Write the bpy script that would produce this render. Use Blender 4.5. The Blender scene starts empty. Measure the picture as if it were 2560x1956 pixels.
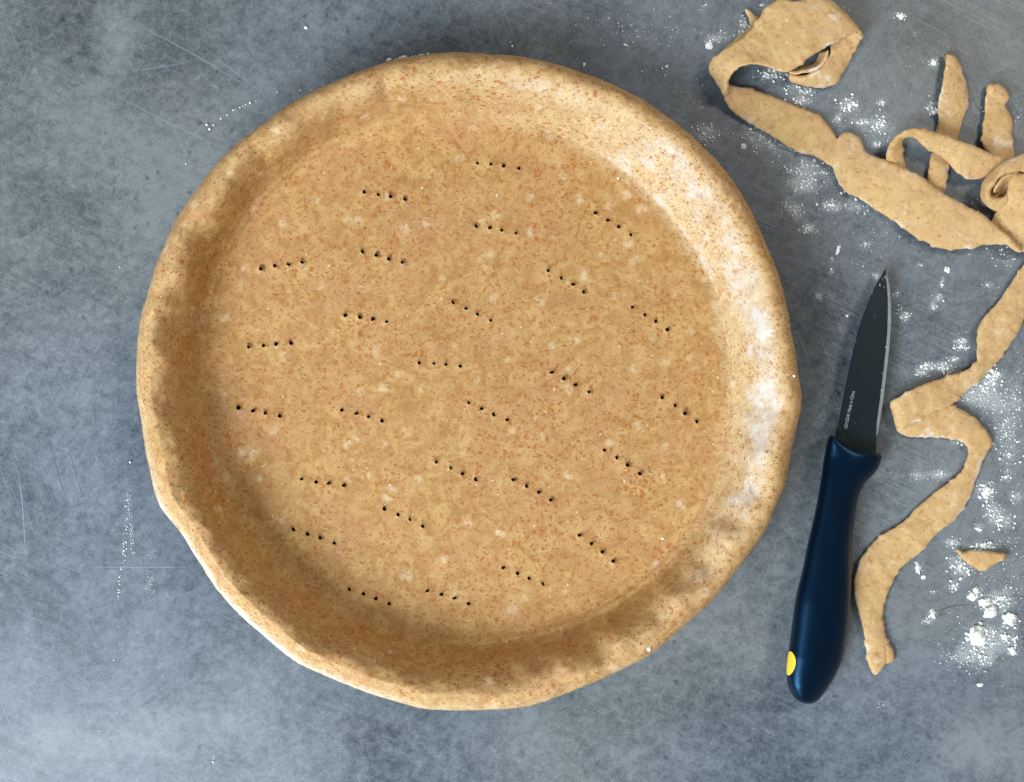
import bpy, bmesh, math, random
import numpy as np
from mathutils import Vector, noise, geometry
random.seed(7)

# ------------------------------------------------------------------ camera
# lengths below are given in photo pixels: U metres each on the counter plane
U = 0.00018
H = 2600.0                       # camera height in those units
CX, CY = 1280.0, 978.0
scene = bpy.context.scene
C = scene.collection
cam = bpy.data.cameras.new('camera')
camo = bpy.data.objects.new('camera', cam); C.objects.link(camo)
camo.location = (0, 0, H*U)
cam.sensor_fit = 'HORIZONTAL'; cam.sensor_width = 36; cam.lens = 36*H/2560
cam.clip_start = 0.01; cam.clip_end = 50
scene.camera = camo

# ------------------------------------------------------------------ world and lamps
world = bpy.data.worlds.new('World'); scene.world = world
world.use_nodes = True
bg = world.node_tree.nodes['Background']
bg.inputs[0].default_value = (0.80, 0.90, 1.0, 1); bg.inputs[1].default_value = 0.27
def area(name, loc, tgt, sx, sy, power, col):
    l = bpy.data.lights.new(name, 'AREA'); l.shape = 'RECTANGLE'
    l.size = sx; l.size_y = sy; l.energy = power; l.color = col
    o = bpy.data.objects.new(name, l); C.objects.link(o); o.location = loc
    d = Vector(tgt)-Vector(loc); o.rotation_euler = d.to_track_quat('-Z', 'Y').to_euler()
    return o
area('window_light', (-0.80, -0.82, 0.90), (0, 0, 0), 0.8, 0.7, 41, (0.80, 0.91, 1.0))
area('room_light', (1.0, 0.75, 1.5), (0.1, 0.05, 0), 0.5, 0.5, 12, (1.0, 0.90, 0.76))
scene.view_settings.view_transform = 'Standard'
scene.view_settings.look = 'None'
scene.view_settings.exposure = 0.0
scene.view_settings.gamma = 1.0

# ------------------------------------------------------------------ helpers
def P(px, py, z=0.0):
    k = U*(H-z)/H
    return ((px-CX)*k, -(py-CY)*k, z*U)
def Parr(a):
    a = np.asarray(a, float); k = U*(H-a[:, 2])/H
    return np.stack([(a[:, 0]-CX)*k, -(a[:, 1]-CY)*k, a[:, 2]*U], 1)
def link_mesh(name, verts, faces, mat, parent=None, origin=None, smooth=True, mats=None, fmat=None):
    verts = np.asarray(verts, float)
    if origin is None:
        origin = (0, 0, 0)
    v = verts-np.array(origin)
    me = bpy.data.meshes.new(name); me.from_pydata(v.tolist(), [], faces)
    me.update()
    for m in (mats or [mat]): me.materials.append(m)
    if smooth: me.polygons.foreach_set('use_smooth', [True]*len(me.polygons))
    if fmat is not None: me.polygons.foreach_set('material_index', fmat)
    o = bpy.data.objects.new(name, me); C.objects.link(o); o.location = origin
    if parent: o.parent = parent
    return o
def tag(o, label=None, cat=None, group=None, kind=None):
    if label: o['label'] = label
    if cat: o['category'] = cat
    if group: o['group'] = group
    if kind: o['kind'] = kind
    return o
def nz(x, y, z=0.0): return noise.noise(Vector((x, y, z)))
def fbm(x, y, z=0.0, o=3): return noise.fractal(Vector((x, y, z)), 1.0, 2.0, o)
def catmull(pts, n):
    """dense Catmull-Rom through rows of pts; n samples per span"""
    p = np.asarray(pts, float)
    p = np.vstack([2*p[0]-p[1], p, 2*p[-1]-p[-2]]); out = []
    for i in range(1, len(p)-2):
        m = n if isinstance(n, int) else max(2, int(np.linalg.norm((p[i+1]-p[i]))/n[0]))
        t = np.linspace(0, 1, m, endpoint=False)[:, None]
        a, b, c, d = p[i-1], p[i], p[i+1], p[i+2]
        out.append(0.5*((2*b)+(-a+c)*t+(2*a-5*b+4*c-d)*t*t+(-a+3*b-3*c+d)*t**3))
    out.append(p[-2][None]); return np.vstack(out)

# ------------------------------------------------------------------ node helper
class NT:
    def __init__(s, name):
        s.m = bpy.data.materials.new(name); s.m.use_nodes = True
        s.t = s.m.node_tree; s.n = s.t.nodes; s.b = s.n['Principled BSDF']
    def put(s, sock, v):
        if hasattr(v, 'is_linked') or hasattr(v, 'links'): s.t.links.new(v, sock)
        else: sock.default_value = v
    def co(s, kind='Object'): return s.n.new('ShaderNodeTexCoord').outputs[kind]
    def mapping(s, v, scale=(1, 1, 1), rot=(0, 0, 0), loc=(0, 0, 0)):
        q = s.n.new('ShaderNodeMapping'); s.put(q.inputs[0], v)
        q.inputs['Scale'].default_value = scale; q.inputs['Rotation'].default_value = rot; q.inputs['Location'].default_value = loc
        return q.outputs[0]
    def streak(s, v, scale, ang, loc=(0, 0, 0)):
        return s.mapping(s.mapping(v, rot=(0, 0, ang), loc=loc), scale)
    def noise(s, v, scale, detail=4, rough=0.5, dist=0, out=0):
        q = s.n.new('ShaderNodeTexNoise'); s.put(q.inputs['Vector'], v)
        q.inputs['Scale'].default_value = scale; q.inputs['Detail'].default_value = detail
        q.inputs['Roughness'].default_value = rough; q.inputs['Distortion'].default_value = dist
        return q.outputs[out]
    def voro(s, v, scale, rnd=1.0, feat='F1'):
        q = s.n.new('ShaderNodeTexVoronoi'); q.feature = feat; s.put(q.inputs['Vector'], v)
        q.inputs['Scale'].default_value = scale; q.inputs['Randomness'].default_value = rnd
        return q.outputs['Distance'], q.outputs['Color']
    def ramp(s, v, a, b, lo=0.0, hi=1.0, sm=True):
        q = s.n.new('ShaderNodeMapRange'); q.interpolation_type = 'SMOOTHSTEP' if sm else 'LINEAR'
        s.put(q.inputs[0], v); q.inputs[1].default_value = a; q.inputs[2].default_value = b
        q.inputs[3].default_value = lo; q.inputs[4].default_value = hi
        return q.outputs[0]
    def math(s, op, a, b=0.0, clamp=False):
        q = s.n.new('ShaderNodeMath'); q.operation = op; q.use_clamp = clamp
        s.put(q.inputs[0], a); s.put(q.inputs[1], b); return q.outputs[0]
    def mix(s, f, a, b, mode='MIX'):
        q = s.n.new('ShaderNodeMix'); q.data_type = 'RGBA'; q.blend_type = mode
        s.put(q.inputs[0], f)
        for sock, v in ((q.inputs[6], a), (q.inputs[7], b)):
            s.put(sock, (*v, 1) if isinstance(v, tuple) and len(v) == 3 else v)
        return q.outputs[2]
    def vadd(s, a, b, sc):
        q = s.n.new('ShaderNodeVectorMath'); q.operation = 'MULTIPLY_ADD'
        s.put(q.inputs[0], b); q.inputs[1].default_value = (sc, sc, sc); s.put(q.inputs[2], a); return q.outputs[0]
    def sep(s, v, i):
        q = s.n.new('ShaderNodeSeparateXYZ'); s.put(q.inputs[0], v); return q.outputs[i]
    def attr(s, name):
        q = s.n.new('ShaderNodeAttribute'); q.attribute_name = name; return q.outputs['Fac']
    def bump(s, h, strength, dist, prev=None):
        q = s.n.new('ShaderNodeBump'); q.inputs['Strength'].default_value = strength
        q.inputs['Distance'].default_value = dist; s.put(q.inputs['Height'], h)
        if prev is not None: s.put(q.inputs['Normal'], prev)
        return q.outputs[0]
    def out(s, **k):
        for key, v in k.items():
            sock = s.b.inputs[key.replace('_', ' ')]
            s.put(sock, (*v, 1) if isinstance(v, tuple) and len(v) == 3 and sock.type == 'RGBA' else v)
        return s.m
def plain(name, col, rough=0.6, metal=0.0, spec=0.5):
    n = NT(name); return n.out(Base_Color=col, Roughness=rough, Metallic=metal, Specular_IOR_Level=spec)

# ------------------------------------------------------------------ materials
def mat_counter():
    n = NT('slate_laminate'); co = n.co()
    w = n.noise(co, 14, 3, out=1)
    cw = n.vadd(co, w, 0.02)
    big = n.noise(cw, 6.5, 3, 0.55)
    med = n.noise(cw, 34, 9, 0.74, 0.2)
    fine = n.noise(co, 200, 6, 0.78, 0.4)
    grain = n.noise(co, 900, 3, 0.7)
    s1 = n.noise(n.streak(co, (22, 300, 1), 0.45), 1.0, 5, 0.6, 0.3)
    s2 = n.noise(n.streak(co, (320, 24, 1), 0.9), 1.0, 5, 0.6, 0.3)
    f = n.math('ADD', n.math('MULTIPLY', big, 0.95), n.math('MULTIPLY', med, 0.72))
    f = n.math('ADD', f, n.math('MULTIPLY', fine, 0.90))
    f = n.math('ADD', f, n.math('MULTIPLY', grain, 0.50))
    f = n.math('ADD', f, n.math('MULTIPLY', n.math('ADD', s1, s2), 0.16))
    f = n.ramp(f, 1.40, 1.90, 0, 1, False)
    col = n.mix(f, (0.023, 0.036, 0.050), (0.172, 0.192, 0.210))
    for i_, (a_, th_) in enumerate(((0.45, 0.545), (-0.35, 0.555), (1.2, 0.565), (2.1, 0.565))):
        q = n.noise(n.streak(co, (38, 1300, 1), a_, (i_*2.7, i_*1.3, 0)), 1.0, 3, 0.6, 0.15)
        q = n.math('MULTIPLY', n.ramp(q, th_, th_+0.08), n.ramp(n.noise(co, 9+i_, 2), 0.40, 0.62))
        col = n.mix(n.math('MULTIPLY', q, 0.50), col, (0.24, 0.27, 0.285) if i_ % 2 == 0 else (0.028, 0.04, 0.055))
    hue = n.noise(co, 5, 2, 0.5)
    col = n.mix(n.ramp(hue, 0.42, 0.62, 0, 0.5), col, n.mix(f, (0.040, 0.050, 0.049), (0.205, 0.215, 0.203)))
    col = n.mix(n.ramp(n.noise(n.mapping(co, (1, 1, 1), (0, 0, 0), (3, 5, 0)), 4, 2, 0.5), 0.45, 0.6, 0, 0.5), col, n.mix(f, (0.022, 0.036, 0.058), (0.165, 0.195, 0.240)))
    # small dark pits
    vd, vc = n.voro(n.vadd(co, n.noise(co, 300, 2, out=1), 0.004), 210)
    pit = n.math('MULTIPLY', n.ramp(vd, 0.16, 0.30, 1, 0), n.ramp(n.sep(vc, 0), 0.80, 0.84))
    pit = n.math('MULTIPLY', pit, n.ramp(n.noise(co, 18, 2), 0.42, 0.6))
    col = n.mix(n.math('MULTIPLY', pit, 0.55), col, (0.03, 0.04, 0.06))
    col = n.mix(n.math('MULTIPLY', n.ramp(fine, 0.60, 0.72), 0.30), col, (0.26, 0.29, 0.31))
    st = n.attr('stain')
    stm = n.math('MULTIPLY', n.ramp(n.math('ADD', st, n.math('MULTIPLY', med, 0.7)), 0.55, 1.15), n.ramp(fine, 0.3, 0.6, 0.55, 1.0))
    col = n.mix(n.math('MULTIPLY', stm, 0.40), col, (0.30, 0.33, 0.31))
    fi = n.attr('film')
    fp = n.noise(cw, 260, 6, 0.75); fq = n.noise(co, 1700, 2, 0.7)
    fm = n.ramp(n.math('ADD', n.math('MULTIPLY', fi, 0.50), n.math('MULTIPLY', fp, 0.95)), 0.62, 1.10)
    fm = n.math('MULTIPLY', fm, n.ramp(fi, 0.0, 0.25)); fm = n.math('MULTIPLY', fm, n.ramp(fq, 0.38, 0.62, 0.35, 1.0))
    col = n.mix(n.math('MULTIPLY', fm, 0.55), col, (0.62, 0.65, 0.64))
    r = n.ramp(n.math('ADD', n.math('MULTIPLY', fine, 0.5), n.math('MULTIPLY', s1, 0.5)), 0.3, 0.7, 0.36, 0.52)
    b = n.bump(fine, 0.12, 0.0004, n.bump(grain, 0.12, 0.0002))
    return n.out(Base_Color=col, Roughness=r, Normal=b, Specular_IOR_Level=0.5)

def mat_dough(name, crust):
    n = NT(name); co = n.co()
    wob = n.noise(co, 90, 3, 0.6, out=1)
    c1 = n.vadd(co, wob, 0.0045)
    wob2 = n.noise(co, 500, 2, 0.6, out=1)
    c2 = n.vadd(co, wob2, 0.0018)
    big = n.noise(co, 22, 4, 0.6)
    med = n.noise(c1, 150, 6, 0.72, 0.8)
    base = n.mix(n.ramp(big, 0.35, 0.65), (0.505, 0.315, 0.112), (0.565, 0.370, 0.150))
    base = n.mix(n.ramp(med, 0.32, 0.68), n.mix(0.60, base, (0.40, 0.215, 0.068)), n.mix(0.60, base, (0.72, 0.53, 0.255)))
    pinkish = n.ramp(n.noise(co, 45, 3, 0.6), 0.42, 0.62, 0, 0.34)
    base = n.mix(pinkish, base, (0.53, 0.295, 0.165))
    if crust: base = n.mix(1.0, base, (0.86, 0.755, 0.655), 'MULTIPLY')
    else: base = n.mix(0.45, base, (0.69, 0.435, 0.205))
    k = n.ramp(n.noise(co, 38, 4, 0.6), 0.34, 0.66, 0.72, 1.25) if crust else 0.46
    fa = n.attr('flour')  # on the crust this carries painted light as well as real flour
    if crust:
        lit_veil = n.math('MULTIPLY', n.ramp(fa, 0.05, 0.6), n.ramp(med, 0.25, 0.6, 0.35, 1.0))
        base = n.mix(n.math('MULTIPLY', lit_veil, 0.62), base, (0.72, 0.545, 0.315))  # brightness of the lit wall and rim, painted into the dough colour
    K = lambda a_: n.math('MULTIPLY', k, a_)
    # rusty bran flakes, two sizes
    for an_, sc_, lc_ in ((0.5, 360, 0), (1.9, 400, 3), (2.8, 310, 7), (1.2, 460, 11)):
        d, c = n.voro(n.streak(n.vadd(co, wob, 0.0040), (1, 0.58, 1), an_, (lc_, 0, 0)), sc_)
        fl = n.math('MULTIPLY', n.ramp(d, 0.12, 0.34, 1, 0), n.ramp(n.sep(c, 0), 0.72, 0.80))
        base = n.mix(n.math('MULTIPLY', fl, K(0.72)), base, (0.40, 0.130, 0.020))
    d, c = n.voro(n.streak(c2, (1, 0.55, 1), 1.9), 540)
    fl = n.math('MULTIPLY', n.ramp(d, 0.15, 0.36, 1, 0), n.ramp(n.sep(c, 1), 0.42, 0.50))
    base = n.mix(n.math('MULTIPLY', fl, K(0.78)), base, (0.36, 0.125, 0.025))
    d, c = n.voro(n.streak(c2, (1, 0.7, 1), 2.7, (5, 1, 0)), 800)
    fl = n.math('MULTIPLY', n.ramp(d, 0.15, 0.36, 1, 0), n.ramp(n.sep(c, 1), 0.62, 0.68))
    base = n.mix(n.math('MULTIPLY', fl, K(0.60)), base, (0.30, 0.10, 0.025))
    # short dark fibres
    for i, (ang, th) in enumerate(((0.3, 0.645), (1.3, 0.65), (2.2, 0.65), (2.8, 0.655))):
        q = n.noise(n.streak(n.vadd(co, wob2, 0.0007), (480, 1800, 600), ang, (i*3.1, 0, 0)), 1.0, 2, 0.5)
        base = n.mix(n.math('MULTIPLY', n.ramp(q, th+0.005, th+0.04), K(0.72)), base, (0.30, 0.11, 0.028))
    # pale butter and flour blotches
    d, c = n.voro(n.vadd(co, wob, 0.006), 85)
    bl = n.math('MULTIPLY', n.ramp(d, 0.10, 0.27, 1, 0), n.ramp(n.sep(c, 2), 0.50, 0.60))
    bl = n.math('MULTIPLY', bl, n.ramp(n.noise(co, 420, 3, 0.6), 0.36, 0.60))
    base = n.mix(n.math('MULTIPLY', bl, 0.42), base, (0.78, 0.63, 0.42))
    d, c = n.voro(n.vadd(co, wob2, 0.003), 480)
    sp = n.math('MULTIPLY', n.ramp(d, 0.10, 0.22, 1, 0), n.ramp(n.sep(c, 0), 0.93, 0.95))
    base = n.mix(n.math('MULTIPLY', sp, 0.8), base, (0.85, 0.76, 0.55))
    # loose flour rubbed on the dough, plus painted light whitening the lower-left flank
    pat = n.noise(n.vadd(co, wob, 0.010), 75, 6, 0.68)
    if crust:
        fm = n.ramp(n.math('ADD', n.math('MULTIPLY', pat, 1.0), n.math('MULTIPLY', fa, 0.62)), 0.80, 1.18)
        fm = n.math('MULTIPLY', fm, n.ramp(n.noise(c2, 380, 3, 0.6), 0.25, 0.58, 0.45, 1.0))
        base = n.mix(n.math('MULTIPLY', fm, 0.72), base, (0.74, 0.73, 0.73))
    else:
        fm = n.ramp(n.math('ADD', pat, n.math('MULTIPLY', fa, 0.12)), 0.57, 0.72)
        base = n.mix(n.math('MULTIPLY', fm, 0.5), base, (0.84, 0.76, 0.66))
    b = n.bump(med, 0.40, 0.0009, n.bump(n.noise(c2, 700, 3, 0.6), 0.22, 0.0003))
    rg = n.ramp(n.noise(co, 60, 3), 0.3, 0.7, 0.55, 0.75)
    n.b.inputs['Subsurface Radius'].default_value = (1.0, 0.45, 0.2)
    n.b.inputs['Subsurface Scale'].default_value = 0.0012
    return n.out(Base_Color=base, Roughness=rg, Normal=b, Subsurface_Weight=0.15, Specular_IOR_Level=0.22)

M_COUNTER = mat_counter()
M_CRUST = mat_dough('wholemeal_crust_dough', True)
M_STRIP = mat_dough('wholemeal_strip_dough', False)
M_FLOUR = plain('white_flour', (0.84, 0.84, 0.81), 0.95, 0, 0.1)
M_DUST = plain('flour_dust', (0.50, 0.54, 0.55), 0.95, 0, 0.1)
M_TIN = plain('dark_baking_tin', (0.012, 0.010, 0.009), 0.6, 0.0, 0.3)
M_SCR = plain('pale_scratch', (0.20, 0.25, 0.29), 0.5, 0, 0.4)
M_SCRF = plain('faint_scratch', (0.125, 0.165, 0.20), 0.5, 0, 0.4)
M_SCRD = plain('dark_scratch', (0.055, 0.075, 0.092), 0.5, 0, 0.4)

# ------------------------------------------------------------------ countertop (a slab)
gx = np.concatenate([[-3160], np.arange(-60, 2621, 6.0), [5720]]); gy = np.concatenate([[-2350], np.arange(-60, 2017, 6.0), [4310]])
XX, YY = np.meshgrid(gx, gy); nx_, ny_ = len(gx), len(gy)
V = np.stack([(XX-CX)*U, -(YY-CY)*U, 0*XX], 2).reshape(-1, 3)
idx = np.arange(nx_*ny_).reshape(ny_, nx_)
Fq = np.stack([idx[:-1, :-1], idx[1:, :-1], idx[1:, 1:], idx[:-1, 1:]], 2).reshape(-1, 4)
edge = np.concatenate([idx[0, :-1], idx[:-1, -1], idx[-1, :0:-1], idx[:0:-1, 0]])
low_ = V[edge]+np.array([0, 0, -0.03]); nb = len(V)
V = np.vstack([V, low_]); ne = len(edge)
Fs = [(int(edge[i]), int(edge[(i+1) % ne]), nb+(i+1) % ne, nb+i) for i in range(ne)]
me = bpy.data.meshes.new('countertop'); me.from_pydata(V.tolist(), [], Fq.tolist()+Fs+[tuple(range(nb, nb+ne))]); me.update()
me.materials.append(M_COUNTER); COUNTER_XY = (XX, YY, nb, len(V))
def counter_attr(name, blobs):
    a = np.zeros_like(XX)
    for (x, y, sx, sy, w_) in blobs: a += w_*np.exp(-0.5*(((XX-x)/sx)**2+((YY-y)/sy)**2))
    at = me.attributes.new(name, 'FLOAT', 'POINT'); v = np.zeros(COUNTER_XY[3]); v[:COUNTER_XY[2]] = a.ravel(); at.data.foreach_set('value', v)
counter_attr('stain', [(290, 60, 60, 80, .5), (300, 150, 50, 50, .35), (20, 520, 60, 120, .4), (430, 40, 160, 30, .2), (250, 1640, 220, 60, .25), (160, 1860, 260, 90, .45), (560, 1800, 160, 60, .3),
  (60, 1400, 60, 160, .25), (2440, 1800, 160, 120, .4), (2500, 1900, 120, 60, .4), (2250, 860, 100, 60, .3), (2020, 1080, 60, 120, .25), (2130, 80, 160, 60, .2), (200, 330, 120, 90, .2),
  (0, 60, 70, 120, -.5), (60, 250, 60, 60, -.2), (900, 60, 300, 50, -.25), (1700, 250, 200, 200, -.3), (2100, 700, 200, 120, -.3), (1300, 1850, 400, 60, -.1), (2000, 1850, 120, 80, -.3)])
COUNTER_ME = me
counter = bpy.data.objects.new('countertop', me); C.objects.link(counter)
tag(counter, 'scratched blue grey slate patterned countertop', kind='structure')

# scratches: hair thin slivers a hundredth of a millimetre proud
def scratches(name, segs, mat, z):
    V, F = [], []
    for (x0, y0, x1, y1, w, bow) in segs:
        n_ = 14; d = np.array([x1-x0, y1-y0], float); L = np.linalg.norm(d); d /= L; q = np.array([-d[1], d[0]])
        b0 = len(V)
        for i in range(n_+1):
            t = i/n_; c = np.array([x0, y0])+d*L*t+q*bow*math.sin(math.pi*t)+q*1.2*nz(t*6, x0*.1, y0*.1)
            hw = w*0.5*(math.sin(math.pi*min(1, max(0.02, t)))**0.5)*(0.7+0.6*abs(nz(t*9, y0)))+0.05
            V.append(P(*(c+q*hw), z)); V.append(P(*(c-q*hw), z))
            if i: F.append((b0+2*i-2, b0+2*i, b0+2*i+1, b0+2*i-1))
    return tag(link_mesh(name, V, F, mat, parent=counter), kind='stuff')
R = random.uniform
scratches('pale_scratches', [
    (254, 221, 583, 383, 2.6, 3), (354, 67, 630, 225, 2.6, -4), (508, 117, 667, 240, 2.2, 3), (329, 177, 458, 158, 2.0, 2),
    (46, 1176, 64, 1385, 2.4, -2), (229, 1418, 489, 1418, 1.8, 1)], M_SCR, 0.06)
seg = [(675, 154, 800, 200, 1.6, 2), (433, 225, 667, 304, 1.8, 3), (330, 95, 560, 205, 1.5, 4), (160, 250, 300, 225, 1.5, 0),
       (380, 1500, 560, 1440, 2.0, 12), (60, 1690, 260, 1660, 2.4, 5), (1860, 560, 1985, 800, 1.4, 12), (300, 1530, 520, 1470, 1.6, 20),
       (2080, 700, 2130, 640, 1.3, 3), (1890, 640, 2040, 650, 1.2, 3)]
for i in range(70):
    x, y, a, L = R(-40, 2600), R(-40, 2000), R(0, math.pi), R(40, 220)
    seg.append((x, y, x+L*math.cos(a), y+L*math.sin(a), R(0.7, 1.3), R(-3, 3)))
scratches('faint_scratches', seg, M_SCRF, 0.04)
seg = [(83, 76, 258, 54, 2.2, -3), (127, 1100, 168, 1253, 2.2, 4), (95, 1160, 150, 1300, 1.8, 3), (170, 1110, 210, 1250, 1.8, 2), (107, 1338, 150, 1290, 3, -3),
       (150, 1290, 330, 1165, 1.8, 6), (1990, 790, 2100, 850, 1.6, 2), (2340, 1530, 2430, 1512, 3.0, -6)]
for i in range(30):
    x, y, a, L = R(-40, 2600), R(-40, 2000), R(0, math.pi), R(30, 150)
    seg.append((x, y, x+L*math.cos(a), y+L*math.sin(a), R(0.7, 1.2), R(-3, 3)))
scratches('dark_scratches', seg, M_SCRD, 0.05)

# ------------------------------------------------------------------ pie crust
K = 2560/2199.0
PC = np.array([1172.0, 948.0])
rim_px = [(1000,114),(1080,118),(1150,128),(1220,145),(1290,172),(1370,208),(1430,250),(1485,292),(1540,345),(1585,405),(1620,470),(1650,540),
 (1675,600),(1690,660),(1700,720),(1712,790),(1722,865),(1712,912),(1700,960),(1690,1020),(1667,1085),(1642,1142),(1603,1196),(1565,1248),(1520,1300),
 (1465,1348),(1405,1400),(1330,1440),(1240,1480),(1140,1517),(1040,1524),(920,1523),(870,1512),(780,1484),(700,1452),(640,1424),(582,1378),(550,1352),
 (508,1310),(465,1265),(430,1210),(390,1145),(347,1093),(335,1070),(325,1020),(312,960),(303,900),(295,840),(292,780),(298,720),(306,670),(320,620),
 (338,560),(355,520),(385,460),(420,410),(470,348),(520,300),(570,262),(630,220),(700,184),(760,158),(840,131),(920,116)]
floor_px = [(1000,268),(1120,272),(1200,292),(1270,325),(1340,370),(1400,425),(1455,490),(1505,560),(1540,640),(1555,720),(1562,800),(1562,880),(1545,980),
 (1510,1070),(1460,1150),(1400,1220),(1330,1275),(1240,1320),(1140,1350),(1030,1362),(920,1355),(820,1325),(720,1275),(630,1210),(560,1130),(505,1040),
 (470,940),(452,840),(450,740),(465,640),(500,545),(550,460),(620,385),(700,330),(790,290),(890,270)]
def radial(pts):
    a = np.array(pts, float)*K-PC; th = np.arctan2(-a[:, 1], a[:, 0]); r = np.hypot(a[:, 0], a[:, 1])
    o = np.argsort(th); th, r = th[o], r[o]
    th = np.concatenate([th[-3:]-2*math.pi, th, th[:3]+2*math.pi]); r = np.concatenate([r[-3:], r, r[:3]])
    return lambda t: np.interp(t, th, r)
NT_ = 900
TH = (np.arange(NT_)+0.5)/NT_*2*math.pi-math.pi
def smooth(a, k):
    w = np.hanning(2*k+3)[1:-1]; w /= w.sum()
    return np.convolve(np.concatenate([a[-k:], a, a[:k]]), w, 'valid')
Ro = smooth(radial(rim_px)(TH), 5)
Rf = smooth(radial(floor_px)(TH), 22)
for i, t in enumerate(TH):
    cx, sx = math.cos(t), math.sin(t)
    Ro[i] += 2.2*fbm(cx*9, sx*9, 1.0)+1.0*fbm(cx*40, sx*40, 2.0)
# pressed-in finger dents: angle (deg), width (deg), depth (+ pushes the wall outward)
deg = math.pi/180
def angd(a, b): return (a-b+math.pi) % (2*math.pi)-math.pi
dent = np.zeros(NT_); amp = np.zeros(NT_)
for (px, py, wd, dp) in [(430,800,2.6,16),(425,900,2.8,-16),(440,1000,3.2,12),(450,1120,3.4,-12),(500,690,3,-12),(520,600,3,12),(600,500,3.5,-14),(690,430,3,14),
                         (760,360,2.5,-12),(985,290,1.6,14),(930,290,3,-8),(1060,290,3,-8),(1790,1190,2.2,20),(1860,1130,2.6,-14),(1750,1300,2.4,-16),(1715,1370,2.0,18),
                         (1650,1450,2.3,-16),(1600,1490,2.0,17),(1530,1545,2.4,-14),(1470,1570,2,16),(1400,1610,3,-12),(1250,1640,3,8),(1000,1630,3,-8),(850,1560,5,6),
                         (700,1470,7,-5),(1830,1010,2.4,9),(1860,900,2.5,-8),(1700,560,3,-5)]:
    a = math.atan2(-(py-PC[1]), px-PC[0])
    dent += 0.54*dp*np.exp(-(angd(TH, a)/(wd*deg))**2)
for i, t in enumerate(TH):
    dent[i] += 4*fbm(math.cos(t)*4, math.sin(t)*4, 5)
prof = [(0, -15, 32.5), (0, -9, 33.6), (0, -3, 35.6), (.03, 0, 40.5), (.10, 0, 62), (.22, 0, 94), (.36, 0, 128), (.50, 0, 160), (.62, 0, 185), (.73, 0, 200),
        (.83, 0, 206), (.91, 0, 201), (.965, 0, 189), (1.0, 0, 170), (1.0, -3, 150), (1.0, -16, 136), (1.0, -45, 128), (.62, 0, 122)]
prof = [(a, b, 30+(c-30)*0.82) for a, b, c in prof]
prof_s = catmull(prof, 6)
ring = []
flour_light = []
def env(t, c, w): return np.exp(-(angd(t, c*deg)/(w*deg))**2)
for j, (fr, off, z) in enumerate(prof_s):
    w = Ro-Rf
    r = Rf+fr*w+off
    bell = math.exp(-((fr-0.60)/0.24)**2)*min(1, max(0, fr)/0.2)
    if j > 13*6: bell = 0.0
    # slack left-bottom lip hangs outward: thinner, showing its outer flank, painted pale as if lit
    low = env(TH, 226, 36)
    zz = z+0*TH; mf = min(1, max(0, fr)/0.15); mf = mf*mf*(3-2*mf)
    if 3*6 < j < 14*6 and fr < 0.75:
        crisp = env(TH, 38, 52); q_ = math.exp(-((fr-0.18)/0.18)**2); qc = math.exp(-((fr-0.13)/0.16)**2)*min(1, max(0, fr)/0.05)
        zz = zz+5*crisp*qc-16*(1-crisp)*q_*mf
    if 0.8 < fr:
        zz = zz-low*50*max(0, (fr-0.80)/0.20)
    r = r+dent*bell*0.62
    zz = zz-dent*bell*1.05
    pts = []
    for i in range(NT_):
        x = PC[0]+r[i]*math.cos(TH[i]); y = PC[1]-r[i]*math.sin(TH[i])
        g = min(1.0, max(0.0, (zz[i]-32)/60.0))
        d = 6.5*fbm(x*0.012, y*0.012, 3, 3)*g+2.2*fbm(x*0.05, y*0.05, 8, 3)*(0.3+0.4*g)
        pts.append((x, y, max(28 if j < 30 else 0, zz[i]+d)))
    ring.append(pts)
    # flour patches on upper-right wall and crease; painted light on wall, rim, lower-left flank
    A = 0.60*env(TH, 30, 62)*math.exp(-((fr-0.36)/0.40)**6)+0.35*env(TH, -12, 30)*math.exp(-((fr-0.45)/0.25)**2)  # broad first term paints the lit wall over its flour smears
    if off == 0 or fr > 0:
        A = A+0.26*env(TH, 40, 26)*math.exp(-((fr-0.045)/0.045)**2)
    A = A+0.74*env(TH, 228, 40)*(1/(1+math.exp(-(fr-0.935)/0.020)))  # window light on the outer flank, painted as pale colour
    A = A+0.24/(1+math.exp(-(fr-0.52)/0.07))  # keeps the rim bright: light painted into its tone
    flour_light.append(A)
verts = []; faces = []; attr = []
for j, pts in enumerate(ring):
    verts += pts; attr += list(flour_light[j])
for j in range(len(ring)-1):
    for i in range(NT_):
        k = (i+1) % NT_
        faces.append((j*NT_+i, j*NT_+k, (j+1)*NT_+k, (j+1)*NT_+i))
faces = [f[::-1] for f in faces]
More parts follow.
